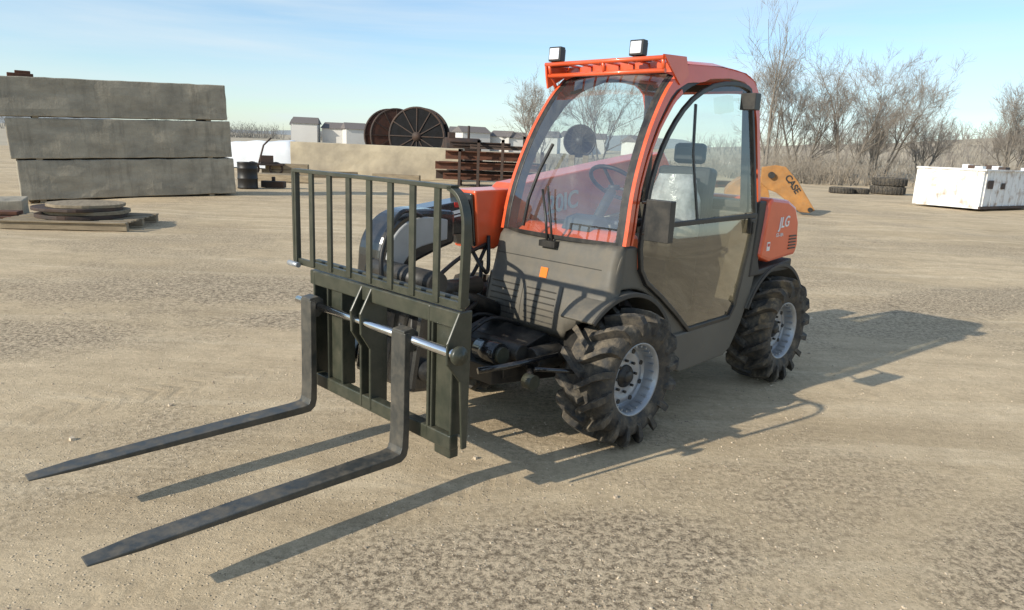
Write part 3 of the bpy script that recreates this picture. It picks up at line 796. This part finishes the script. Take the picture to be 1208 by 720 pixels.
b.box((0,0,.45),(1.5,.5,.08));b.tube([(-.2,0,.5),(0,0,1.2),(.3,0,1.5)],.04,6);b.box((.1,0,.65),(.5,.3,.3))
o=b.obj("old_implement",RUSTD,None,.01,(-10.2,29.2,0),.4);tag(o,"old dark steel wheeled implement in front of white tarp","implement")
w0=Vector((-9.75,31.2));w1=Vector((-2.35,30.9));d_=(w1-w0).normalized();c=(w0+w1)/2
conc_block("concrete_wall",(c.x,c.y+.4,0),math.atan2(d_.y,d_.x),((w1-w0).length,.8,1.38),"long low sandy concrete wall section in front of cable reels",CONC2,"concrete wall",None,.03,60)
for j,(x,y,a_,n_) in enumerate(((-9.4,29.6,.1,2),(-7.6,29.9,.5,1),(-5.0,29.9,-.1,1),(-9.0,26.5,.2,1),(-8.3,25.8,-.2,1))):
    for i in range(n_):
        b=MB();b.box((0,0,.13),(2.0-.3*i,.26,.24));o=b.obj("timber_beam",WOOD,None,.02,(x,y,i*.25),a_);tag(o,"rough weathered timber lying beside concrete wall","timber","timbers beside concrete wall")
def reel(loc,rz,R_,label,mat,leg=.42,solid=False):
    e=empty("cable_reel",loc,rz);tag(e,label,"cable reel","large cable reels behind wall")
    for s in(-.55,.55):
        b=MB();b.lathe([(R_-.10,-.05),(R_,-.05),(R_,.05),(R_-.10,.05),(R_-.10,-.05)],48,0,axis='y')
        b.lathe([(R_-.05,.0),(.45,.0),(.12,.0)],40,1,axis='y',sm=False)
        if solid:
            for yy in(-.035,.035): b.lathe([(R_-.08,yy),(R_*.55,yy*1.05),(.2,yy)],40,1,axis='y',sm=False)
        for k in range(12):
            a=k*math.pi/6;b.bar([(.2*math.cos(a),-.05,.2*math.sin(a)),((R_-.06)*math.cos(a),-.05,(R_-.06)*math.sin(a))],(0,1,0),.05,.05,0)
        b.lathe([(.001,-.10),(.22,-.10),(.22,.05)],24,0,axis='y')
        o=b.obj("flange",mat,e);o.location=(0,s,R_)
    b=MB();b.cyl((0,0,R_),R_*.6,1.08,'y',32);b.obj("drum",mat[1],e)
    for x in(-.6,.6):
        b=MB();b.box((x*R_/1.4,0,-leg/2+.06),(.3,1.4,leg+.12));b.obj("cradle_beam",WOOD,e)
reel((-4.95,36.5,.42),-.12,1.42,"large black steel cable reel standing behind concrete wall",(RUSTD,BLKR2),.42,True)
reel((-6.75,39.2,.42),.50,1.42,"large rusty brown cable reel beside black reel",(RUSTD,RUSTK),.42,True)
reel((3.1,37.5,1.15),-.1,.82,"small dark cable reel raised on timber blocks",(BLKR,BLKR2),1.15,True)
def ibeam(loc,rz,l,mat=RUST,s=.3):
    b=MB();b.box((0,0,.02),(l,s,.04));b.box((0,0,s),(l,s,.04));b.box((0,0,s/2+.01),(l,.03,s-.04));o=b.obj("steel_beam",mat,None,0,loc,rz);tag(o,"rusty steel beam lying in a stacked pile","steel beam","stacked rusty steel beams");return o
rb=random.Random(9)
for lvl in range(3):
    for k in range(4):
        ibeam((-1.0+.1*lvl+rb.uniform(-.35,.35),27.8+k*.42,.25+lvl*.38),.08+.02*lvl+rb.uniform(-.03,.03),4.0-.4*lvl+rb.uniform(-.5,.5),RUST if rb.random()>.6 else RUSTD,rb.choice((.22,.26,.3)))
for k in range(5): ibeam((-1.1+rb.uniform(-.6,.6),28.0+k*.32,1.42+.1*(k%2)),.1+rb.uniform(-.35,.35),rb.uniform(1.2,2.4),RUSTD,.14)
for i,(x,h_) in enumerate(((-2.2,1.4),(-1.5,1.75),(-.6,1.8),(.2,1.95),(.9,1.4))):
    b=MB();b.box((0,0,h_/2),(.10,.10,h_));b.box((0,.8,h_/2),(.10,.10,h_));b.box((0,.4,h_-.05),(.10,.9,.1));o=b.obj("rack_frame",RUSTD,None,0,(x,27.35,0));tag(o,"dark steel rack frame holding rusty beams","rack","rack frames holding beams")
for i,(x,y,z,l) in enumerate(((3.2,33,.3,5),(4.2,34,.65,4),(7.5,36,.3,5),(11.0,37,.3,4))): ibeam((x,y,z-.3),-.1+.1*i,l,RUST)
b=MB();b.cyl((0,0,.5),.45,1.6,'x',20);b.box((0,0,.1),(1.6,.7,.2));b.tube([(.3,0,.9),(.3,0,1.5)],.06,8);b.box((-.5,0,1.05),(.3,.3,.25))
o=b.obj("old_boiler",RUSTD,None,.01,(-2.6,33.5,.9),.3);tag(o,"old rusty steel tank piece lying behind wall end","scrap tank")
b=MB();b.box((0,0,.45),(1.7,1.2,.9))
for x in(-.7,-.35,0,.35,.7):b.box((x,-.62,.45),(.06,.05,.86))
o=b.obj("steel_crate",RUSTD,None,.02,(-2.6,33.5,0),.3);tag(o,"dark steel crate carrying an old rusty tank","steel crate")
# loader arm and bucket
e=empty("loader_attachment",(7.85,21.3,0),-.25);tag(e,"dusty yellow loader arm and bucket parked on dirt","loader bucket")
e.scale=(.94,.94,.94)
b=MB();b.prism([(-.75,1.38),(-.35,1.46),(-.05,1.42),(.35,1.0),(.95,.14),(.80,.05),(.50,.06),(.0,.45),(-.25,.62),(-.5,.70),(-.74,.90)],-.10,.10)
b.obj("loader_arm",YEL,e,.02)
text("lettering","CASE",.27,BLACK,Matrix.Translation((.20,-.106,.90))@Matrix.Rotation(math.pi/2,4,'X')@Matrix.Rotation(-.92,4,'Z'),e,.003,0,.008)
b=MB();poly=smooth([(-.55,0,1.05),(-1.3,0,1.0),(-1.75,0,.60),(-1.6,0,.18),(-1.0,0,.05),(-.3,0,.04),(-.28,0,.09),(-.95,0,.12),(-1.5,0,.26),(-1.62,0,.60),(-1.25,0,.92),(-.55,0,.97)],3)
b.prism([(v.x,v.z) for v in poly],.2,1.8);b.prism([(-.55,1.02),(-1.3,1.0),(-1.72,.60),(-1.58,.20),(-1.0,.06),(-.3,.06)],.2,.24);b.prism([(-.55,1.02),(-1.3,1.0),(-1.72,.60),(-1.58,.20),(-1.0,.06),(-.3,.06)],1.76,1.8)
b.obj("bucket",YEL,e,.01)
for c_,r_ in(((-.45,-.02,1.15),.10),((.80,-.02,.15),.07)):
    b=MB();b.cyl(c_,r_,.4);b.obj("pivot_pin",BLACK,e)
def oldtyre(loc,R_,w_,label):
    b=MB();h_=w_/2
    b.lathe([(R_*.55,-h_*.8),(R_*.62,-h_),(R_*.9,-h_),(R_,-h_*.7),(R_,h_*.7),(R_*.9,h_),(R_*.62,h_),(R_*.55,h_*.8),(R_*.55,-h_*.8)],28,0,axis='z')
    for j in range(24):
        a=j*math.pi/12;b.box((R_*math.cos(a),R_*math.sin(a),0),(.05,.07,w_*.8),0,Matrix.Rotation(a,3,'Z'))
    o=b.obj("scrap_tyre",RUBBER,None,0,(loc[0],loc[1],loc[2]+h_));tag(o,label,"scrap tyre","discarded tyres lying on the dirt")
oldtyre((15.9,35.6,0),.55,.3,"worn black tyre lying flat on the dirt")
oldtyre((16.9,35.9,0),.45,.28,"worn black tyre lying flat on the dirt")
oldtyre((18.7,36.7,0),.8,.42,"large worn tractor tyre at bottom of small stack")
oldtyre((18.75,36.7,.42),.78,.42,"large worn tractor tyre on top of small stack")
c0=Vector((15.2,27.9));c1=Vector((16.6,26.0));c2=Vector((20.6,28.8))
e1=(c0-c1);e2=(c2-c1);b=MB()
rzc=math.atan2(e2.y,e2.x);l2=e2.length;l1=e1.length
b.box((l2/2,l1/2,.78),(l2,l1,1.40),0)
for i in range(9):b.box((.2+i*(l2-.4)/8,-.018,.78),(.07,.036,1.3),0)
for i in range(4):b.box((-.015,.25+i*(l1-.5)/3,.78),(.03,.06,1.3),0)
b.box((l2/2,-.03,1.46),(l2+.06,.07,.07),0);b.box((l2/2,-.03,.12),(l2+.06,.08,.10),1)
b.box((-.02,l1/2,1.46),(.06,l1+.04,.07),0)
b.box((.55,-.04,.95),(.42,.012,.30),1);b.box((1.6,-.04,.9),(.30,.012,.22),1)
for i in range(7):b.box((.3+i*.65,.3+(i%3)*.5,1.53),(.3+.1*(i%2),.25,.12+.05*(i%3)),(0,1)[i%2])
o=b.obj("waste_container",[WHITEP,RUSTD],None,.01,(c1.x,c1.y,0),rzc);tag(o,"dirty white ribbed steel container standing on dirt","container")
# ---------------------------------------------------------------- trees
def grow(b,crown,p,d,l,r_,lev,maxl,rd,up=.10):
    segs=4 if lev>0 else 6;pts=[p.copy()];rs=[r_];cur=p.copy();dd=d.copy()
    for i in range(segs):
        j=.16 if lev>0 else .07
        dd=(dd+Vector((rd.gauss(0,j),rd.gauss(0,j),rd.gauss(0,j)+up*.5))).normalized()
        cur=cur+dd*l/segs;pts.append(cur.copy());rs.append(r_*(1-.62*(i+1)/segs))
    tgt=b if lev<=1 else crown
    tgt.tube(pts,rs,6 if lev==0 else (4 if lev==1 else 3),0,caps=False)
    if lev>=maxl:return
    nch=(9,6,5,4,3)[lev]
    for k in range(nch):
        t=rd.uniform(.25,1)
        i=min(segs-1,int(t*segs));q_=pts[i].lerp(pts[i+1],t*segs-i)
        az=rd.uniform(0,6.28);sp_=rd.uniform(.30,.80)
        side_=dd.orthogonal().normalized();side_=Matrix.Rotation(az,3,dd)@side_
        nd=(dd*math.cos(sp_)+side_*math.sin(sp_)+Vector((0,0,up))).normalized()
        grow(b,crown,q_,nd,l*rd.uniform(.42,.66),max(.009,rs[i]*.5),lev+1,maxl,rd,up)
def tree(loc,h,seed,stems,spread,label,up=.12,maxl=4,trk=.10):
    rd=random.Random(seed);e=empty("tree",loc);tag(e,label,"tree","bare leafless trees along the yard edge")
    b=MB();c=MB()
    for s in range(stems):
        a=6.28*s/stems+rd.random();d=Vector((math.cos(a)*spread*rd.uniform(.4,1),math.sin(a)*spread*rd.uniform(.4,1),1)).normalized()
        grow(b,c,Vector((math.cos(a)*.2,math.sin(a)*.2,-.1)),d,h*.62*rd.uniform(.8,1.05),trk,0,maxl,rd,up)
    b.obj("trunk",BARK,e,fix=False);c.obj("crown",TWIG,e,fix=False)
LAB="bare leafless multi-stemmed tree standing in dry brush"
tree((26.8,60,0),12.0,1,4,.60,LAB,.07)
tree((23.6,61,0),9.6,2,4,.55,LAB,.08)
tree((30.6,62,0),9.0,3,4,.6,LAB,.08)
tree((19.4,58,0),15.5,4,1,.04,"tall thin bare tree standing in dry brush",.28,3,.14)
tree((20.8,60,0),8.5,22,2,.4,LAB,.15)
tree((6.8,62,0),8.0,5,3,.45,LAB)
tree((1.3,60,0),6.6,6,3,.35,LAB)
tree((41.5,62,0),9.0,8,4,.45,LAB)
tree((36.5,66,0),6.4,9,3,.5,LAB)
tree((33.5,70,0),6.0,23,3,.5,LAB)
tree((45.5,68,0),8.0,25,3,.5,LAB)
def thicket(name,n,fx_,seed,label,hs=(1.2,2.8),mat=None,thick=1):
    rd=random.Random(seed);b=MB()
    for i in range(n):
        x,y,z0=fx_(rd);h=rd.uniform(*hs)
        k=rd.randint(4,7)
        for j in range(k):
            a=rd.uniform(0,6.28);sp_=rd.uniform(.1,.6);top=Vector((x+math.cos(a)*sp_*h,y+math.sin(a)*sp_*h,z0+h*rd.uniform(.6,1)))
            mid=Vector((x,y,z0)).lerp(top,.5)+Vector((rd.gauss(0,.08),rd.gauss(0,.08),.1*h))
            b.tube([(x,y,z0-.1),mid,top],[.024*thick,.016*thick,.006*thick],3,0,caps=False)
            for t in range(3):
                q_=mid.lerp(top,rd.random());b.tube([q_,q_+Vector((rd.gauss(0,.3),rd.gauss(0,.3),rd.uniform(.1,.5)))*h*.3],[.012*thick,.005*thick],3,0,caps=False)
    o=b.obj(name,mat or BRUSH,fix=False);o["kind"]="stuff";o["label"]=label
def hill_h(x,y):
    e=max(0,min(1,(x-12)/70))*max(0,min(1,(y-62)/60))
    return e*6*(1+.25*noise.noise(Vector((x*.02,y*.02,0))))
def fbr(rd):
    while True:
        x=rd.uniform(15,64);y=46+rd.random()**1.3*30
        if noise.noise(Vector((x*.12,y*.12,4)))>rd.uniform(-.35,.3): return x,y,0
thicket("brush",1200,fbr,11,"dry leafless brush thicket along the yard edge",(.4,2.3),None,.85)
def fb(rd):
    x=rd.uniform(30,150);y=rd.uniform(75,140);return x,y,hill_h(x,y)
thicket("hillside_brush",1000,fb,12,"dry scrub covering the low hillside",(1.0,3.8),TWIG,1.2)
thicket("low_brush",500,lambda rd:(rd.uniform(-2,18),rd.uniform(50,75),0),13,"dry low brush beyond the steel piles",(.4,1.1))
TL=pmat("distant_twigs",(.24,.23,.21),(.16,.155,.145),.05,.95)
def ftl(rd):
    while True:
        x=rd.uniform(-130,40);y=rd.uniform(170,230)
        if noise.noise(Vector((x*.03,y*.03,4)))>rd.uniform(-.15,.35): return x,y,0
thicket("distant_treeline",600,ftl,14,"distant line of bare trees on the horizon",(1.2,5.5),TL,2.2)
DG=pmat("dry_grass_field",(.46,.385,.275),(.34,.285,.20),.08,.95)
b=MB()
gx=[10+i*8 for i in range(30)];gy=[52+i*8 for i in range(20)]
b.grid([[(x,y,-.3+ (.31 if y>56 and x>14 else 0)+hill_h(x,y)) for x in gx] for y in gy])
o=b.obj("hill",DG);o["kind"]="structure"
b=MB();b.grid([[(x,y,.02+ (y-60)*.004) for x in(-400,-100,-20,10)] for y in(55,120,300,700)])
o=b.obj("field",DG);o["kind"]="structure"
HZ=pmat("distant_hill",(.27,.29,.30),(.22,.24,.25),.01,1)
b=MB();rows=[[],[]]
for i in range(160):
    x=-1600+i*20;h_=12+26*noise.noise(Vector((x*.0028,1,0)))+7*noise.noise(Vector((x*.015,2,0)))
    rows[0].append((x,1300,-1));rows[1].append((x,1350,max(4,h_)+4))
b.grid(rows);o=b.obj("distant_hills",HZ);o["kind"]="structure"
rd=random.Random(5)
for i in range(14):
    x=-48+i*5.4+rd.uniform(-2,2);y=155+rd.uniform(-15,15);w_=rd.uniform(3.5,6);h_=rd.uniform(2.2,3.2)
    e=empty("house",(x,y,.9),rd.uniform(-.5,.5));tag(e,"small distant pale house with dark gable roof","house","distant houses on the horizon")
    b=MB();b.box((0,0,h_/2-.3),(w_,5,h_+.6));b.obj("wall",HOUSEW,e)
    b=MB();b.add([(-w_/2-.3,-2.8,h_),(w_/2+.3,-2.8,h_),(w_/2+.3,2.8,h_),(-w_/2-.3,2.8,h_),(-w_/2,0,h_+1.2),(w_/2,0,h_+1.2)],[(0,1,5,4),(2,3,4,5),(0,4,3),(1,2,5)]);b.obj("roof",ROOFM,e)
